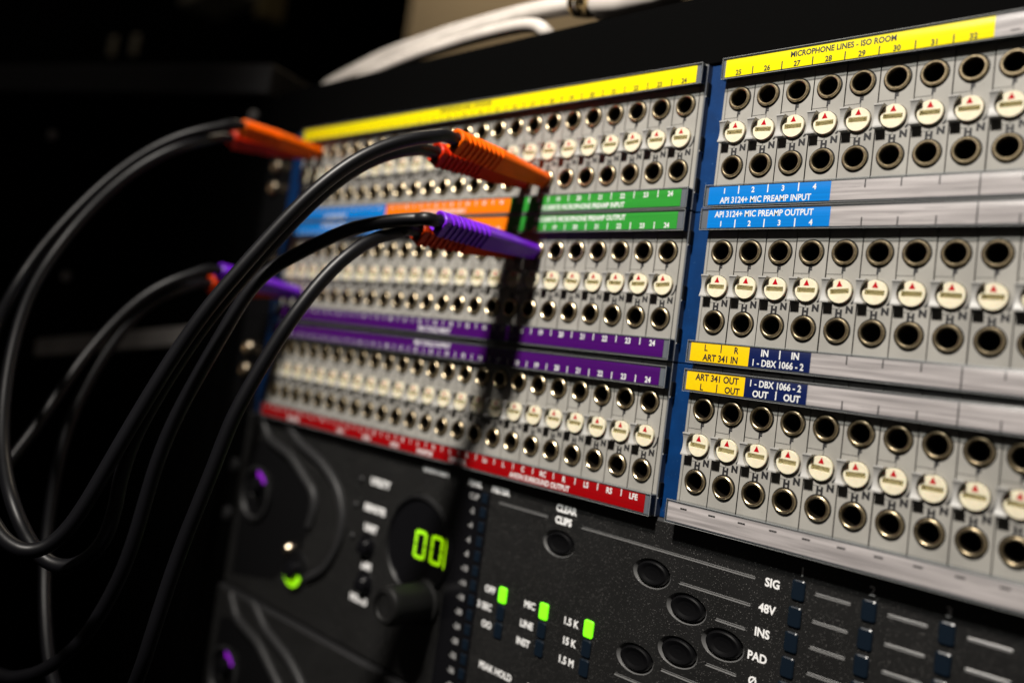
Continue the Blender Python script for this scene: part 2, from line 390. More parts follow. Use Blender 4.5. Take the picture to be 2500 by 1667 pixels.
def patch_bay(k, label):
    pb = empty('patch_bay', (0, -U*k, 0), label, 'patch bay', 'blue patch bays stacked in the rack')
    # blue front panel: ears, centre post
    y0, y1 = BOTY-.0, TOPY+.2
    b = MB(); b.box(-262, -239.2, y0, y1, -4.6, -2.7, 'black_satin', .15); b.obj('rack_ear', pb)
    for a, c in ((-239,-226.8),(-12.1,-5.4),(XR(NR)-HALF+.4, XR(NR)+30)):
        b = MB(); b.box(a, c, y0, y1, -4.6, -2.6, 'blue', .15); b.obj('blue_front_panel', pb)
    h = MB(); h.box(-226.6, -12.3, y0, y1, -18, -14, 'dark'); h.box(-5.2, XR(NR)-HALF+.2, y0, y1, -18, -14, 'dark')
    h.box(-12.1, -5.4, y0, y1, -18, -14, 'dark'); h.obj('dark_housing', pb)
    # end caps of the two jack blocks
    for a, c, nm in ((-226.6,-224.95,1), (-13.6,-12.2,2), (-5.3,-4.45,3)):
        e = MB(); e.box(a, c, y0+.1, y1-.1, -2.6, 0, 'grey' , .12); 
        if nm == 2:
            e.box(c+.003, c+.35, y0+.2, y1-.2, -2.6, -.25, 'grey_side')
            for yy in (4.4, -12, -24.5): 
                e.box(c+.30, c+.75, yy-2.2, yy+2.2, -2.3, -.5, 'dark', .1); e.box(c+.36, c+.62, yy-2.4, yy-2.0, -2.3, -.3, 'guard')
        e.obj('end_cap', pb)
    for c in range(1, 25): channel(pb, XL(c))
    for i in range(NR): channel(pb, XR(i))
    # screws on the left ear
    for yy in (-3.4, -13.8) if k != 1 else (-3.4, -13.8):
        s = MB(); s.lathe(-253.3, yy, [(3.6,-2.6),(3.6,-1.6),(2.9,-.6),(1.4,-.15),(1.2,-.7),(0,-.7)], 20, 'screw'); s.obj('panel_screw', pb)
        w = MB(); w.lathe(-244.0, yy-.6, [(1.9,-2.6),(1.9,-2.2),(1.2,-2.0),(0,-2.0)], 16, 'screw'); w.obj('small_rivet', pb)
    xl0, xl1 = XL(1)-HALF, XL(24)+HALF
    xr1 = XR(NR-1)+HALF
    if k == 0:
        xs = [XL(c) for c in range(1,25)]
        holder(pb, xl0-.9, xl1+1.6, TL, [(xl0, xl1-.3, 'yellow', numbers(xs, range(1,25), TL-1.5, 'black_ink', (TL-2.6, TL-.3))+
               [('t','MICROPHONE LINES - LIVE ROOM', XL(13), TL+1.35, 1.55, 'black_ink', .03, .86)])])
        x8 = XR(7)+HALF
        holder(pb, -5.3, xr1, TL, [(-4.3, x8, 'yellow', numbers([XR(i) for i in range(8)], range(25,33), TL-1.5, 'black_ink', (TL-2.6, TL-.35))+
               [('t','MICROPHONE LINES - ISO ROOM', 29.6, TL+1.25, 1.6, 'black_ink', .03, .86)]),
               (x8+.02, xr1-.3, 'silver', [('t','----', XR(i), TL-1.2, 1.6, 'black_ink', .02, .7) for i in range(8, NR)])])
        W = 'white_ink'
        x9, x17 = XL(9)-HALF, XL(17)-HALF
        holder(pb, xl0-.9, xl1+1.6, BL, [(xl0, x9-.02, 'sky_blue', numbers(xs[:8], range(1,9), BL+1.35, W, (BL+.4, BL+2.6))+[('t','MIC PREAMP INPUT', XL(5)-HALF, BL-1.4, 1.6, W, .02, .85)]),
               (x9, x17-.02, 'orange_paper', numbers(xs[8:16], range(9,17), BL+1.35, W, (BL+.4, BL+2.6))+[('t','MICROPHONE PREAMP INPUT', XL(13)-HALF, BL-1.4, 1.6, W, .02, .85)]),
               (x17, xl1-.6, 'green', numbers(xs[16:], range(17,25), BL+1.35, W, (BL+.4, BL+2.6))+[('t','FOCUSRITE MICROPHONE PREAMP INPUT', XL(20)+.8, BL-1.4, 1.65, W, .03, .84)])])
        x4 = XR(3)+HALF
        holder(pb, -6.2, xr1, BL, [(-5.0, x4, 'sky_blue', numbers([XR(i) for i in range(4)], range(1,5), BL+1.35, W, (BL+.3, BL+2.6))+[('t','API 3124+ MIC PREAMP INPUT', 12.3, BL-1.35, 1.75, W, .02, .84)]),
               (x4+.02, xr1-.3, 'silver', silver(4, NR, BL, False, 1))])
    if k == 1:
        xs = [XL(c) for c in range(1,25)]; W = 'white_ink'
        x9, x17 = XL(9)-HALF, XL(17)-HALF
        TB = TL+.5
        holder(pb, xl0-.9, xl1+1.6, TB, [(xl0, x9-.02, 'sky_blue', numbers(xs[:8], range(1,9), TB-1.45, W, (TB-2.6, TB-.4))+[('t','MIC PREAMP OUTPUT', XL(5)-HALF, TB+1.3, 1.6, W, .02, .85)]),
               (x9, x17-.02, 'orange_paper', numbers(xs[8:16], range(9,17), TB-1.45, W, (TB-2.6, TB-.4))+[('t','MICROPHONE PREAMP OUTPUT', XL(13)-HALF, TB+1.3, 1.6, W, .02, .85)]),
               (x17, xl1-.9, 'green', numbers(xs[16:], range(17,25), TB-1.45, W, (TB-2.6, TB-.4))+[('t','FOCUSRITE MICROPHONE PREAMP OUTPUT', XL(20)+.8, TB+1.3, 1.65, W, .03, .84)])])
        x4 = XR(3)+HALF
        holder(pb, -6.6, xr1, TB, [(-4.4, x4+.6, 'sky_blue', numbers([XR(i) for i in range(4)], range(1,5), TB-1.4, W, (TB-2.6, TB-.3))+[('t','API 3124+ MIC PREAMP OUTPUT', 12.3, TB+1.35, 1.75, W, .02, .84)]),
               (x4+.62, xr1-.3, 'silver', silver(4, NR, TB, True, 1))])
        holder(pb, xl0-.9, xl1+1.6, BL, [(xl0, xl1-.4, 'purple_paper', numbers(xs, range(1,25), BL+1.35, W, (BL+.5, BL+2.6), 1.7)+[('t','PRO TOOLS INPUT', XL(13), BL-1.3, 1.7, W, .03, .9)])])
        x2, x4b = XR(1)+HALF, XR(3)+HALF-.4; B_ = 'black_ink'
        holder(pb, -5.9, xr1, BL, [(-4.9, x2, 'yellow_deep', numbers([XR(0),XR(1)+.6], 'LR', BL+1.4, B_, (BL+.3, BL+2.5), 1.75)+[('t','ART 341 IN', 4.6, BL-1.25, 1.85, B_, .03, .86)]),
               (x2+.02, x4b, 'navy', numbers([XR(2)+.1,XR(3)-.2], ['IN','IN'], BL+1.4, W, (BL+.1, BL+2.4), 1.8)+[('t','1 - DBX 1066 - 2', 21.6, BL-1.25, 1.8, W, .02, .84)]),
               (x4b+.02, xr1-.3, 'silver', silver(4, NR, BL, False, 1))])
    if k == 2:
        xs = [XL(c) for c in range(1,25)]; W = 'white_ink'; B_ = 'black_ink'; TB = TL-.9
        holder(pb, xl0-.9, xl1+1.6, TB, [(xl0, xl1-.5, 'purple_paper', numbers(xs, range(1,25), TB-1.3, W, (TB-2.6, TB-.4), 1.7)+[('t','PRO TOOLS OUTPUT', XL(13), TB+1.4, 1.7, W, .03, .9)])])
        x2, x4b = XR(1)+HALF, XR(3)+HALF-.4
        holder(pb, -5.9, xr1, TB, [(-5.1, x2-.3, 'yellow_deep', numbers([XR(0),XR(1)+.6], ['L','OUT'], TB-1.4, B_, (TB-2.5, TB-.2), 1.75)+[('t','ART 341 OUT', 4.4, TB+1.3, 1.85, B_, .03, .86)]),
               (x2-.28, x4b, 'navy', numbers([XR(2)+.1,XR(3)+.1], ['OUT','OUT'], TB-1.35, W, (TB-2.4, TB-.1), 1.75)+[('t','1 - DBX 1066 - 2', 21.6, TB+1.35, 1.8, W, .02, .84)]),
               (x4b+.02, xr1-.3, 'silver', silver(4, NR, TB, True, 1))])
        lab = ['']*16+['L','LC','C','RC','R','LS','RS','LFE']
        lab = ['1','2','L','R','L','R','1','2','L','R','L','R','L','R','L','R']+['L','C','LC','C','RC','R','LS','RS'][:0]+['Lc','L','C','RC','R','LS','RS','LFE']
        holder(pb, xl0-.9, xl1+1.6, BL, [(xl0, xl1-.4, 'red_paper', numbers(xs, lab, BL+1.3, W, (BL+.5, BL+2.6), 1.7)+
               [('t','AVION SURROUND OUTPUT', XL(20)-1.5, BL-1.3, 1.7, W, .03, .84)]+[('t', t, XL(c)+HALF, BL-1.3, 1.6, W, .04, .84) for t, c in (('TALKBACK',3),('CUE 1',7),('CUE 2',9),('CUE 3',11),('MONITOR',13),('CONTROL',15))])])
        holder(pb, -6.0, xr1, BL, [(-5.6, xr1-.3, 'silver', [('t','---', XR(i)-.6, BL+1.7, 2.1, 'black_ink', .03, .75) for i in range(NR)])], 1.0)
    return pb
patch_bay(0, 'topmost patch bay with the yellow microphone line strips, under the black rack panel')
patch_bay(1, 'middle patch bay, green output strip above its jacks and purple strip below')
patch_bay(2, 'lowest patch bay with the red strip, directly above the audio interface')

# ------------------------------------------------------------------ audio interfaces
def lamp(parent, x, y, z, r, mt, arc0, arc1, wd=2.0):
    b = MB(); b.lathe(x, y, [(r*1.25,z-2),(r*1.25,z+.6),(r*1.1,z+1.0),(r,z+.5),(r*.62,z+.7)], 24, 'black_satin')
    b.lathe(x, y, [(r*.6,z+.6),(r*.55,z+3.2),(r*.35,z+4.0),(0,z+4.2)], 20, 'black_gloss')
    n = 14; vs = []
    for i in range(n+1):
        a = math.radians(arc0+(arc1-arc0)*i/n)
        for q in (r-wd, r): vs.append((x+q*math.cos(a), y+q*math.sin(a), z+1.15))
    b.add(vs, [(2*i,2*i+1,2*i+3,2*i+2) for i in range(n)], mt)
    return b.obj('indicator_lamp', parent)
LEDZ = .55
def led_mesh(on):
    b = MB(); l = rrect(-1.75,1.75,-2.55,2.55,.7); q = rrect(-1.45,1.45,-2.25,2.25,.5); n = len(l); mt = 'led_on' if on else 'led_off'
    b.wall(l, -.1, LEDZ-.2, mt); vs = [(x,y,LEDZ-.2) for x,y in l]+[(x,y,LEDZ) for x,y in q]
    b.add(vs, [(i,(i+1)%n,n+(i+1)%n,n+i) for i in range(n)], mt); b.flat(q, LEDZ, mt); return b.mesh('led_window')
LON, LOFF = led_mesh(True), led_mesh(False)
def button_mesh():
    b = MB()
    b.lathe(0, 0, [(1.0,0),(.86,-1.3),(.84,-1.4)], 40, 'rim', 6.5, 4.15)
    b.lathe(0, 0, [(.84,-1.4),(.84,-2.5)], 40, 'dark', 6.5, 4.15)
    b.lathe(0, 0, [(.83,-2.5),(.83,-.5),(.79,.05),(.70,.25),(.60,.12),(.45,-.15),(.2,-.3),(0,-.32)], 40, 'rubber', 6.5, 4.15)
    return b.mesh('push_button')
BTN = button_mesh()
def interface(y, z, label, full):
    """faceplate drawn with the top edge of the device at y"""
    it = empty('audio_interface', (1.43, y+121.5-.925, z), label, 'audio interface', 'charcoal audio interfaces in the rack')
    it.scale = (.989,)*3; b = MB(); z = 0; x0, x1, y0, y1 = -246, 190, -200.4, -122.4
    holes = []; bt = [(-48.6,-137.3),(-13.1,-137.5),(-.6,-143.9),(11.5,-149.9),(-1.8,-156.1),(-15.4,-162.2)]
    grooves = [(-77.0,-54.4,-130.1),(-40.6,18.8,-130.4),(-4.0,18.3,-137.6),(8.3,17.6,-144.0),(7.0,16.5,-156.3),(-6.6,12,-162.3),(-22,2,-168.4)]
    cols = [30.2, 48.0, 65.5]; rows = [-130.4,-137.1,-143.4,-149.7,-155.9,-162.2,-168.4]
    for c in range(3):
        for r, yy in enumerate(rows): grooves.append((cols[c]+4.6, cols[c]+13.9, yy+.3))
    if full:
        for cx, cy in bt: holes.append(circ(cx, cy, 1, 40, 6.5, 4.15))
        for a, c, yy in grooves: holes.append(rrect(a, c, yy-.42, yy+.42, .4, 2))
    b.holed(x0, x1, y0, y1, z, holes, 'charcoal')
    for a, c, yy in (grooves if full else []):
        b.add([(a,yy+.42,z),(c,yy+.42,z),(c,yy-.1,z-.55),(a,yy-.1,z-.55),(c,yy-.42,z),(a,yy-.42,z)], [(0,3,2,1),(3,5,4,2)], 'rim')
    # body edges, rolled top
    b.add([(x0,y1,z),(x1,y1,z),(x1,y1+.9,z-.5),(x0,y1+.9,z-.5),(x1,y1+1,z-6),(x0,y1+1,z-6)], [(0,1,2,3),(3,2,4,5)], 'grille')
    b.box(x0, x1, y0, y1, z-30, z-4, 'black_satin')
    b.add([(x0,y0,z),(x0,y1,z),(x0,y1,z-6),(x0,y0,z-6)], [(0,1,2,3)], 'charcoal')
    e = z+.03; W = 'white_ink'
    if full:
        b.text('CLEAR', -47.1, -126.4, e, 2.2, W, .05, .92); b.text('CLIPS', -47.8, -130.1, e, 2.2, W, .05, .92)
        b.text('METER', -76.4, -126.1, e, 2.1, W, .06, .95); b.text('PEAK', -89.0, -126.0, e, 2.1, W, .06, .95)
        b.text('GAIN/TRIM', -110.2, -125.4, e, 2.3, W, .07, .9)
        b.box(-114.4, -113.8, -133.4, -129.0, z, z+.05, 'grille')
        for t, xx, yy in (('UTILITY',-140.9,-135.8),('REMOTE',-142.2,-146.2),('UNIT',-143.0,-153.7),('DIM',-142.6,-168.0),('MONO',-144.4,-181.2)):
            b.text(t, xx, yy, e, 2.6, W, .07, .95)
        for t, yy in zip(('SIG','48V','INS','PAD','\u00d8','LINE'), rows): b.text(t, 25.6 if len(t) > 1 else 25.4, yy-.1, e, 2.15, W, .03, .95, 'R') if False else b.text(t, 23.6-(rows[0]-yy)*.10, yy-.1, e, 2.2, W, .03, .95)
        for t, xx in (('1',31.3),('2',48.9),('3',66.1)): b.text(t, xx, -125.5, e, 2.3, W, .02, .95)
        for t, xx, yy in (('OFF',-75.4,-158.8),('3 SEC',-77.0,-164.6),('OO',-75.0,-170.2),('MIC',-57.2,-158.9),('LINE',-57.5,-165.1),('INST',-58.0,-170.8),('1.5 K',-39.6,-159.2),('15 K',-39.4,-165.0),('1.5 M',-39.8,-170.8),('PEAK HOLD',-68.4,-183.3),('SOURCE',-49,-183.3),('INPUT Z',-31,-183.3)):
            b.text(t, xx, yy, e, 2.2, W, .035, .92)
    b.obj('faceplate', it)
    # sculpted curves at the left end
    for pts in ([(-214,-121.8),(-210,-123.5),(-201,-129),(-190,-132.4),(-180.5,-135.5),(-169,-142),(-163,-149.5),(-161,-157),(-162.5,-166),(-169,-176),(-180,-183)],
                [(-233,-123),(-225,-131),(-214.5,-134),(-204.5,-136.6),(-192,-143.4),(-184.5,-148),(-182,-154),(-183.5,-162)]):
        c = MB(); c.tube([(x,yy,z+.1) for x,yy,_ in spline([(p[0],p[1],0) for p in pts], 5)], 2.1, 12, 'grille'); c.obj('curved_ridge', it)
    c = MB(); c.add([(x,yy,z+.1) for x,yy in [(-240,-135),(-225,-131.5),(-204.5,-137),(-192,-143.8),(-184.5,-149),(-183.5,-160),(-188,-175),(-205,-190),(-240,-196)]], [tuple(range(8,-1,-1))], 'black_satin'); c.obj('recessed_panel', it)
    o = lamp(it, -226.5, -153.0, z+.2, 6.6, 'led_purple', 20, 110, 4.0)
    c = MB(); c.lathe(-228.5, -157.0, [(12.0,z+.2),(12.2,z+1.6),(11.0,z+2.0),(10.0,z+.4)], 32, 'grille'); c.obj('lamp_surround', it)
    if not full: return it
    lamp(it, -189.5, -181.6, z+.2, 7.0, 'led_lime', 200, 345, 2.8)
    b = MB(); b.lathe(-196.5, -174.5, [(2.6,z),(2.5,z+1.0),(1.7,z+1.9),(0,z+2.3)], 20, 'screw'); b.obj('panel_screw', it)
    b = MB(); b.box(-99.2, -98.6, -158.4, -147.2, z+.42, z+.62, 'digit'); b.obj('glass_edge_reflection', it)  # glowing sliver stands in for a reflection in the display's glass edge
    for cx, cy in bt: place('push_button', BTN, it, (cx, cy, z))
    for c in range(3):
        for yy in rows: place('led_window', LOFF, it, (cols[c]+(yy+130.4)*.04+.6, yy, z))
    for xx, dx in ((-69.3,0),(-51.0,0),(-32.8,0)):
        for r, yy in enumerate((-159.1,-164.9,-170.6)):
            o = place('led_window', LON if r == 0 else LOFF, it, (xx, yy, z)); 
            if r == 0: o['label'] = 'lit green led window'
    # level meter
    b = MB(); b.box(-97.5, -80.9, -200, -127.8, z-.1, z+.25, 'black_gloss', .15)
    labs = ['CLIP','-2','-4','-6','-8','-10','-14','-18','-20','-24','-28','-32','-36','-40','-48']
    for i, t in enumerate(labs): b.text(t, -88.6, -130.2-4.93*i-.2, z+.28, 1.9, 'meter_ink', .03, .95)
    lm = b.obj('level_meter', it)
    sg = MB(); sg.box(-1.35, 1.35, -1.7, 1.7, .25, .6, 'led_off', .2); sm_ = sg.mesh('meter_segment')
    for i in range(15): place('meter_segment', sm_, lm, (-83.3, -130.2-4.93*i, z))
    # round display with two digits
    b = MB(); cx, cy = -114.0, -153.5
    b.lathe(cx, cy, [(18.2,z),(18.0,z+1.0),(17.0,z+1.5),(16.3,z+.9),(15.8,z+.45),(0,z+.4)], 48, 'black_gloss', mats=['grille','black_satin','black_satin','black_gloss','black_gloss','black_gloss'])
    d = b.obj('round_display', it)
    for dx in (-112.6, -103.6):
        b = MB(); w, h, t = 6.4, 10.2, 1.25; x0_, y0_ = dx-w/2, -152.8-h/2; sk = .0
        def seg(pts): b.flat([(x0_+p, y0_+q) for p, q in pts], z+.62, 'digit')
        g = .25
        for yy in (0, h-t): seg([(t*.6+g,yy),(w-t*.6-g,yy),(w-t*1.0,yy+t) if yy == 0 else (w-t*.6-g,yy+t),(t*1.0,yy+t) if yy == 0 else (t*.6+g,yy+t)])
        for xx in (0, w-t):
            for yy in (.5, h/2+.2): seg([(xx,yy),(xx+t,yy),(xx+t,yy+h/2-.7),(xx,yy+h/2-.7)])
        b.obj('lit_digit', d)
    # gain knob, two small buttons, two tiny holes
    b = MB(); b.lathe(-106.5, -171.5, [(8.2,z),(8.0,z+1.5),(6.9,z+2.2),(6.7,z+16),(6.5,z+17.6),(5.9,z+18.6),(4.6,z+18.9),(3.8,z+18.3),(0,z+18.1)], 40, 'knob'); b.obj('gain_knob', it)
    for xx, yy in ((-144.0,-161.2),(-142.2,-175.0)):
        b = MB(); b.lathe(xx, yy, [(5.0,z),(4.9,z+.5),(4.0,z+.8),(3.6,z+.3),(3.4,z+2.0),(2.6,z+3.0),(0,z+3.4)], 28, 'black_gloss'); b.obj('round_button', it)
    for xx, yy in ((-153.0,-136.5),(-154.4,-146.8),(-154,-159)):
        b = MB(); b.lathe(xx, yy, [(1.3,z),(1.3,z+.4),(.9,z+.9),(0,z+1.1)], 16, 'grille'); b.obj('status_dot', it)
    return it
interface(-121.5, -1.6, 'charcoal audio interface with green digits and rows of led windows, under the red strip', True)
interface(-201.0, .6, 'lower charcoal audio interface, only its curved corner and purple lamp seen at the bottom edge', False)

# ------------------------------------------------------------------ patch cables
CORDS={"A":[[-70.9,-18.3,39.9],[-70.9,-18.0,46.8],[-71.2,-19.2,50.4],[-71.9,-20.2,54.6],[-75.4,-23.4,61.1],[-77.9,-26.9,66.8],[-80.0,-31.6,71.8],[-82.8,-37.0,76.2],[-85.5,-43.0,80.5],[-88.3,-49.8,84.8],[-92.4,-60.5,89.9],[-95.6,-69.5,94.3],[-97.8,-74.5,97.1],[-101.3,-83.7,100.7],[-104.8,-93.9,104.2],[-107.9,-104.5,107.2],[-111.4,-116.7,110.4],[-114.6,-127.1,113.7],[-116.4,-137.2,115.7],[-118.7,-144.0,118.4],[-120.7,-148.7,121.1],[-123.2,-151.5,124.4],[-125.6,-151.5,128.0],[-128.2,-148.6,132.1],[-145.7,-145.0,132.8],[-162.2,-131.9,133.4],[-175.7,-114.1,131.7],[-192.6,-101.3,126.2],[-208.1,-91.6,119.0],[-225.3,-86.1,113.0],[-227.5,-75.6,109.2],[-228.8,-65.4,104.6],[-228.5,-54.6,98.5],[-229.8,-47.3,93.5],[-230.2,-38.1,87.7],[-230.3,-29.8,81.8],[-226.9,-21.9,75.5],[-223.4,-14.7,69.3],[-219.3,-8.7,62.2],[-215.9,-4.9,55.7],[-212.0,-2.0,48.5],[-211.9,0.5,44.0],[-211.8,0.4,37.3]],"B":[[-79.6,-21.4,39.8],[-79.6,-21.7,46.6],[-76.9,-21.7,50.1],[-80.1,-24.4,56.9],[-82.4,-27.6,62.6],[-84.1,-32.1,67.7],[-85.9,-37.6,72.8],[-88.8,-43.5,76.9],[-91.8,-50.4,81.1],[-96.0,-61.3,86.1],[-99.5,-70.5,90.4],[-101.2,-75.5,93.5],[-104.8,-84.9,97.2],[-108.4,-95.1,100.8],[-111.4,-105.9,103.8],[-114.9,-118.4,107.0],[-118.1,-128.9,110.2],[-114.6,-139.2,106.0],[-117.6,-147.3,108.4],[-120.3,-153.2,110.8],[-123.7,-156.7,114.1],[-128.8,-157.1,117.1],[-133.0,-154.9,119.5],[-137.0,-151.7,121.8],[-141.0,-146.1,124.3],[-144.5,-139.5,126.5],[-156.5,-137.1,124.5],[-168.7,-131.5,123.0],[-180.6,-120.9,121.7],[-191.0,-109.1,119.1],[-199.5,-97.8,116.0],[-207.9,-88.0,112.6],[-215.7,-79.2,108.5],[-222.1,-69.7,103.2],[-226.8,-58.1,96.4],[-224.8,-45.7,90.3],[-222.3,-34.7,83.6],[-219.4,-25.1,76.4],[-216.1,-17.4,68.5],[-213.7,-12.5,61.3],[-211.2,-9.0,53.7],[-220.5,-4.4,43.6],[-220.5,-3.7,37.0]],"C":[[-70.9,-44.1,41.8],[-70.9,-44.0,48.8],[-76.2,-43.9,48.5],[-77.0,-44.5,51.7],[-81.4,-46.5,58.3],[-84.9,-48.9,63.9],[-87.4,-52.1,68.5],[-90.9,-55.8,72.2],[-94.6,-59.8,76.2],[-98.4,-63.5,80.1],[-101.3,-67.0,83.3],[-103.4,-72.2,85.4],[-105.3,-78.7,87.2],[-107.0,-84.6,88.8],[-108.9,-91.1,90.5],[-110.7,-97.2,92.2],[-114.4,-107.3,94.3],[-117.4,-116.1,96.0],[-119.9,-125.6,97.0],[-121.7,-136.2,97.3],[-123.6,-148.8,97.4],[-125.9,-158.6,98.2],[-128.3,-164.8,99.5],[-132.5,-174.1,101.0],[-135.3,-179.2,101.5],[-139.7,-185.0,103.6],[-144.8,-191.0,106.3],[-150.5,-195.1,109.6],[-163.2,-201.0,111.5],[-178.9,-204.5,116.5],[-192.7,-193.2,121.0],[-201.8,-174.5,121.9],[-206.5,-158.4,118.1],[-207.6,-144.5,110.6],[-210.4,-138.5,105.8],[-212.3,-130.2,100.3],[-214.8,-121.7,95.5],[-217.3,-112.2,90.7],[-219.5,-103.7,85.6],[-221.6,-96.0,80.2],[-220.8,-88.6,75.8],[-219.4,-80.9,70.7],[-217.6,-73.8,65.2],[-215.0,-68.1,58.8],[-211.4,-64.3,51.2],[-211.8,-60.9,44.0],[-211.8,-61.5,37.3]],"D":[[-79.6,-46.7,42.4],[-79.6,-47.1,49.4],[-80.7,-47.8,48.3],[-81.6,-48.9,53.3],[-82.5,-51.1,58.1],[-82.7,-54.0,62.3],[-82.5,-57.2,65.9],[-84.2,-61.8,69.9],[-85.2,-66.9,73.2],[-85.9,-72.2,76.2],[-86.4,-77.0,78.9],[-88.0,-81.9,80.9],[-88.9,-86.3,82.3],[-90.1,-90.9,83.9],[-91.1,-95.0,85.4],[-92.2,-100.3,86.9],[-93.1,-104.8,88.2],[-94.4,-109.3,89.2],[-95.5,-113.8,90.1],[-96.9,-123.8,90.7],[-99.5,-134.1,92.5],[-101.9,-144.0,94.1],[-103.2,-152.2,94.8],[-104.9,-162.3,95.6],[-106.5,-171.5,96.6],[-107.5,-179.2,97.0],[-108.4,-185.9,97.5],[-120.8,-202.9,94.8],[-137.5,-211.3,97.1],[-152.2,-208.8,98.7],[-162.9,-203.0,98.6],[-172.4,-200.5,96.8],[-182.1,-193.1,96.0],[-191.4,-185.1,94.7],[-200.4,-176.5,93.2],[-204.8,-166.2,92.7],[-208.9,-155.5,92.0],[-211.9,-141.5,90.5],[-214.8,-130.3,88.7],[-217.6,-123.8,86.3],[-219.4,-115.5,83.1],[-220.1,-107.4,80.1],[-220.3,-99.8,76.4],[-220.5,-92.0,72.8],[-220.2,-84.0,68.7],[-218.7,-77.3,63.4],[-216.7,-72.6,57.3],[-214.5,-69.5,50.9],[-220.3,-67.0,43.2],[-220.4,-66.6,36.6]]}
BOOTS={"A":[[-70.9,-19.9,2.0],[-70.9,-18.1,42.8]],"B":[[-79.7,-19.9,2.0],[-79.6,-21.5,42.6]],"C":[[-70.9,-44.5,2.0],[-70.9,-44.1,44.8]],"D":[[-79.7,-44.5,2.0],[-79.6,-46.9,45.4]],"E":[[-211.7,0.0,2.0],[-211.8,0.4,40.0]],"F":[[-220.5,0.0,2.0],[-220.5,-4.0,39.6]],"G":[[-211.7,-64.3,2.0],[-211.8,-61.3,40.0]],"H":[[-220.5,-64.3,2.0],[-220.3,-66.7,39.2]]}

def orient(mb_fn, tip, rear):
    """build in a local frame: x along the boot from tip to rear, y up, z towards +x of the panel"""
    t = (Vector(rear)-Vector(tip)); L = t.length; t.normalize(); up = Vector((0,1,0)); up = (up-t*up.dot(t)).normalized(); sd = up.cross(t); ro = math.radians(-36); up, sd = up*math.cos(ro)-sd*math.sin(ro), sd*math.cos(ro)+up*math.sin(ro)
    return lambda a, u, s: tuple(Vector(tip)+t*a+up*u+sd*s), L
def boot(parent, tip, rear, mt, lab):
    fr, L = orient(None, tip, rear); b = MB()
    # cross sections along the boot: arched top, flat keeled flanks
    def sec(a, w, h, top=1.0):
        pts = [(-w*.38,-h*.5),(-w*.47,h*.16),(-w*.5,h*.20)]+[(-w*.5*math.cos(q), h*(.20+.28*top*math.sin(q))) for q in (.35,.75,1.2,1.57,1.94,2.39,2.79)]+[(w*.5,h*.20),(w*.47,h*.16),(w*.38,-h*.5)]
        return [fr(a, u, s) for s, u in pts]
    secs = []
    def add(a, w, h, top=1.0): secs.append(sec(a, w, h, top))
    add(-1.3, 4.0, 4.3); add(-.8, 4.8, 5.1); add(6, 5.2, 5.7); add(14, 5.9, 6.6); add(L*.52, 6.5, 7.2)
    n = 8; a0 = L*.54; st = (L-2.2-a0)/n
    for i in range(n):
        a = a0+i*st
        add(a, 6.6, 7.3); add(a+st*.48, 6.6, 7.3); add(a+st*.56, 5.5, 6.3, .93); add(a+st*.92, 5.5, 6.3, .93)
    add(L-2.1, 6.6, 7.3); add(L-.3, 6.6, 7.2); add(L, 5.9, 6.6); add(L-.3, 4.5, 5.0)
    k = len(secs[0]); vs = [p for s_ in secs for p in s_]
    fs = [(i*k+j, (i+1)*k+j, (i+1)*k+(j+1)%k, i*k+(j+1)%k) for i in range(len(secs)-1) for j in range(k)]
    b.add(vs, fs, mt); b.add(secs[0], [tuple(range(k))], mt); b.add([*secs[-1]], [tuple(reversed(range(k)))], 'black_satin')
    o = b.obj('plug_boot', parent); o['label'] = lab
    c = MB(); c.tube([fr(-14,0,0), fr(-2.5,0,0), fr(1.0,0,0)], 2.15, 18, 'brass'); c.obj('plug_sleeve', parent)
    return o
PAIR = {'A':'E','B':'F','C':'G','D':'H'}
CL = {'A': 'black patch cable with bright orange boots, its near plug uppermost in the top patch bay',
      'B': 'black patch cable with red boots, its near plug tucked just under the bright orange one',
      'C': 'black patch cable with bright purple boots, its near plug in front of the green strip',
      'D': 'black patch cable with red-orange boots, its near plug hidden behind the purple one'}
for k in 'ABCD':
    o = PAIR[k]; pc = empty('patch_cable', BOOTS[k][0], CL[k], 'patch cable', 'patch cables looping from the patch bays')
    inv = -V(*BOOTS[k][0])
    pts = spline([tuple(p) for p in smooth(CORDS[k], 2)], 6)
    c = MB(); c.tube(pts, 2.05, 16, 'cord'); parts = [c.obj('cord', pc)]
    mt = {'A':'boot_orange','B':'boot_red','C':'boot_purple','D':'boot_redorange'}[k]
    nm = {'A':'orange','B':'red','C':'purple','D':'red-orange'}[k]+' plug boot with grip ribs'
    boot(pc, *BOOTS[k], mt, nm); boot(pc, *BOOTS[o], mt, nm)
    for ch in pc.children: ch.location = inv

# ------------------------------------------------------------------ the rack and what is behind
rk = empty('equipment_rack', (0,0,0), 'black equipment rack holding the patch bays, blank panel across its top', 'rack')
b = MB(); b.box(-262, 190, 12.6, 33.6, -6, -2.2, 'rack', .4); b.box(-262, 190, 33.62, 35.0, -330, -2.6, 'rack'); b.obj('blank_panel', rk)
b = MB(); b.box(-276, -246.6, -330, 33.6, -9, -4.9, 'rack', .3); b.obj('rack_rail', rk)
b = MB(); b.box(-282, -276.2, -330, 35, -330, -4, 'rack'); b.obj('rack_side', rk)
b = MB(); b.box(-275, 190, -330, 33, -60, -50, 'rack'); b.obj('rack_back', rk)
for yy in (-148, -171, -262):
    b = MB(); b.lathe(-252.5, yy, [(3.4,-4.8),(3.2,-3.6),(2.2,-3.0),(0,-2.9)], 18, 'grille'); b.obj('rack_screw', rk)

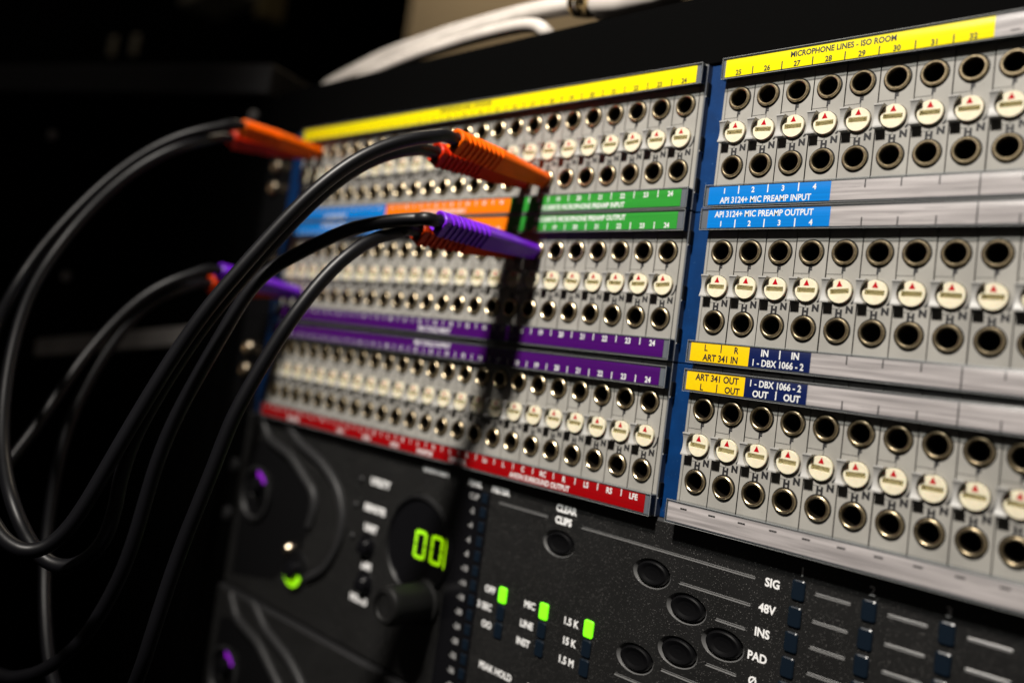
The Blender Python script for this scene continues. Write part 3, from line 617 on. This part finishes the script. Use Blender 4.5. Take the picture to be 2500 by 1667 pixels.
# side rack standing at an angle to the left
ang = math.atan2(78, 184)
sr = empty('side_rack', (-290, 0, -10), 'dark side rack standing at an angle left of the patch bays, behind the loose cords', 'rack')
sr.rotation_euler = (0, 0, ang)
def side(name, fn): b = MB(); fn(b); return b.obj(name, sr)
side('side_rack_body', lambda b: b.box(-620, 6, -420, 39, -300, -2, 'rack', .8))
side('top_shelf', lambda b: b.box(-620, 4, 39.5, 56.0, -200, 3, 'side_rack', .8))
def bar(b):
    b.add([(-128,-105,3),(-22,-86,3),(-22,-95,3),(-128,-114,3),(-128,-104,0),(-22,-85,0),(-22,-96,0),(-128,-115,0)], [(0,3,2,1),(4,0,1,5),(3,7,6,2),(4,7,3,0),(1,2,6,5)], 'grey_bar')
side('slanted_grey_bar', bar)
for xx, yy, mt in ((-148.0,14.2,'grey_bar'),(-118.0,-67.5,'grey_bar'),(-6,29,'grey_bar')):
    side('side_rack_screw', lambda b: b.lathe(xx, yy, [(3.0,-1.5),(2.8,.2),(1.8,.9),(0,1.0)], 16, mt))
# two small cream knobs and pale box farther back
for xx, yy in ((-672,148),(-622,141)):
    b = MB(); b.box(-3.2, 3.2, -9, 9, -4, 0, 'pale_dim', 1.0); b.box(-3, 3, -60, -9.02, -4, -1, 'cloth')
    o = b.obj('pale_tag', None, (xx, yy, -60))
    tag(o, 'small pale key tag, %s of two, above the dark side shelf' % ('left' if xx < -650 else 'right'), 'tag', 'pair of pale tags')
b = MB(); b.box(-66, 62, 8, 90, -60, 0, 'pale_dim', 3); tag(b.obj('pale_box', None, (-1065, 366, -300)), 'pale blurred box at the top left edge of the photo', 'box')
b = MB(); b.box(-10, 10, -20, 60, -30, 0, 'brass_dim', 2); tag(b.obj('brass_fitting', None, (-885, 330, -300)), 'blurred brass coloured fitting right of the pale box', 'fitting')
b = MB(); b.box(-2900, -745, -600, 740, -430, -400, 'cloth', 4); tag(b.obj('partition_board', None, (0,0,0)), 'black partition board between the side rack and the beige wall', 'partition')
b = MB(); b.box(-5200, 2600, -1500, 2600, -1560, -1500, 'wall'); o = b.obj('wall', None); o['kind'] = 'structure'
b = MB(); b.box(-5200, 2600, -1520, -1500, -1500, 2500, 'rack'); o = b.obj('floor', None); o['kind'] = 'structure'

# white cables lying over the rack
WC = [([(-270,30,-40),(-264,37,-24),(-248.2,43.0,-20),(-223.7,48.5,-20),(-200.7,52.3,-20),(-178.9,54.0,-20),(-158.6,55.3,-20),(-142.2,55.7,-20),(-121.8,56.0,-20),(-102.8,55.7,-20),(-80.0,53.6,-17)], 2.6, 'uppermost white cable of the bundle lying over the rack top'),
      ([(-256,30,-22),(-248.9,35.2,-15),(-221.0,41.3,-14),(-188.5,45.4,-14),(-158.7,48.0,-14),(-137.0,49.4,-14),(-116.9,50.0,-14),(-98.4,50.2,-14),(-79.2,49.2,-14)], 3.2, 'middle white cable of the bundle lying over the rack top'),
      ([(-216,36.2,-12),(-190,38.6,-9),(-165,40.8,-8),(-146,42.2,-8),(-128.6,43.0,-8),(-114.8,43.2,-8),(-100.9,42.8,-8),(-93,41.2,-8),(-88.7,38.0,-9),(-90,36.0,-16)], 2.7, 'short white cable curling back on itself under the bundle over the rack')]
for i, (pts, r, lab) in enumerate(WC):
    b = MB(); b.tube(spline(pts, 8), r, 16, 'white_cable'); tag(b.obj('white_cable', None), lab, 'cable', 'white cables over the rack')
ct = empty('cable_coupling', (-75,48,-15), 'brass coupling with white sleeve joining the white cables above the rack', 'coupling')
b = MB(); b.tube([(-82,50.5,-15),(-79.4,50.2,-15),(-79.3,50.2,-15),(-76.6,49.8,-15),(-76.5,49.8,-15),(-73,49.2,-15)], 5, 20, 'brass', rr=[4.8,5.2,4.2,4.2,5.6,5.4]); b.obj('brass_collar', ct)
b = MB(); b.tube([(-72.8,48.6,-15),(-70,47.8,-15),(-60,46.2,-15),(-45,45.6,-15),(-20,48,-15)], 5, 20, 'white_cable', rr=[3.6,5.4,5.2,4.4,3.4]); b.obj('white_sleeve', ct)
for c in ct.children: c.location = -V(-75,48,-15)
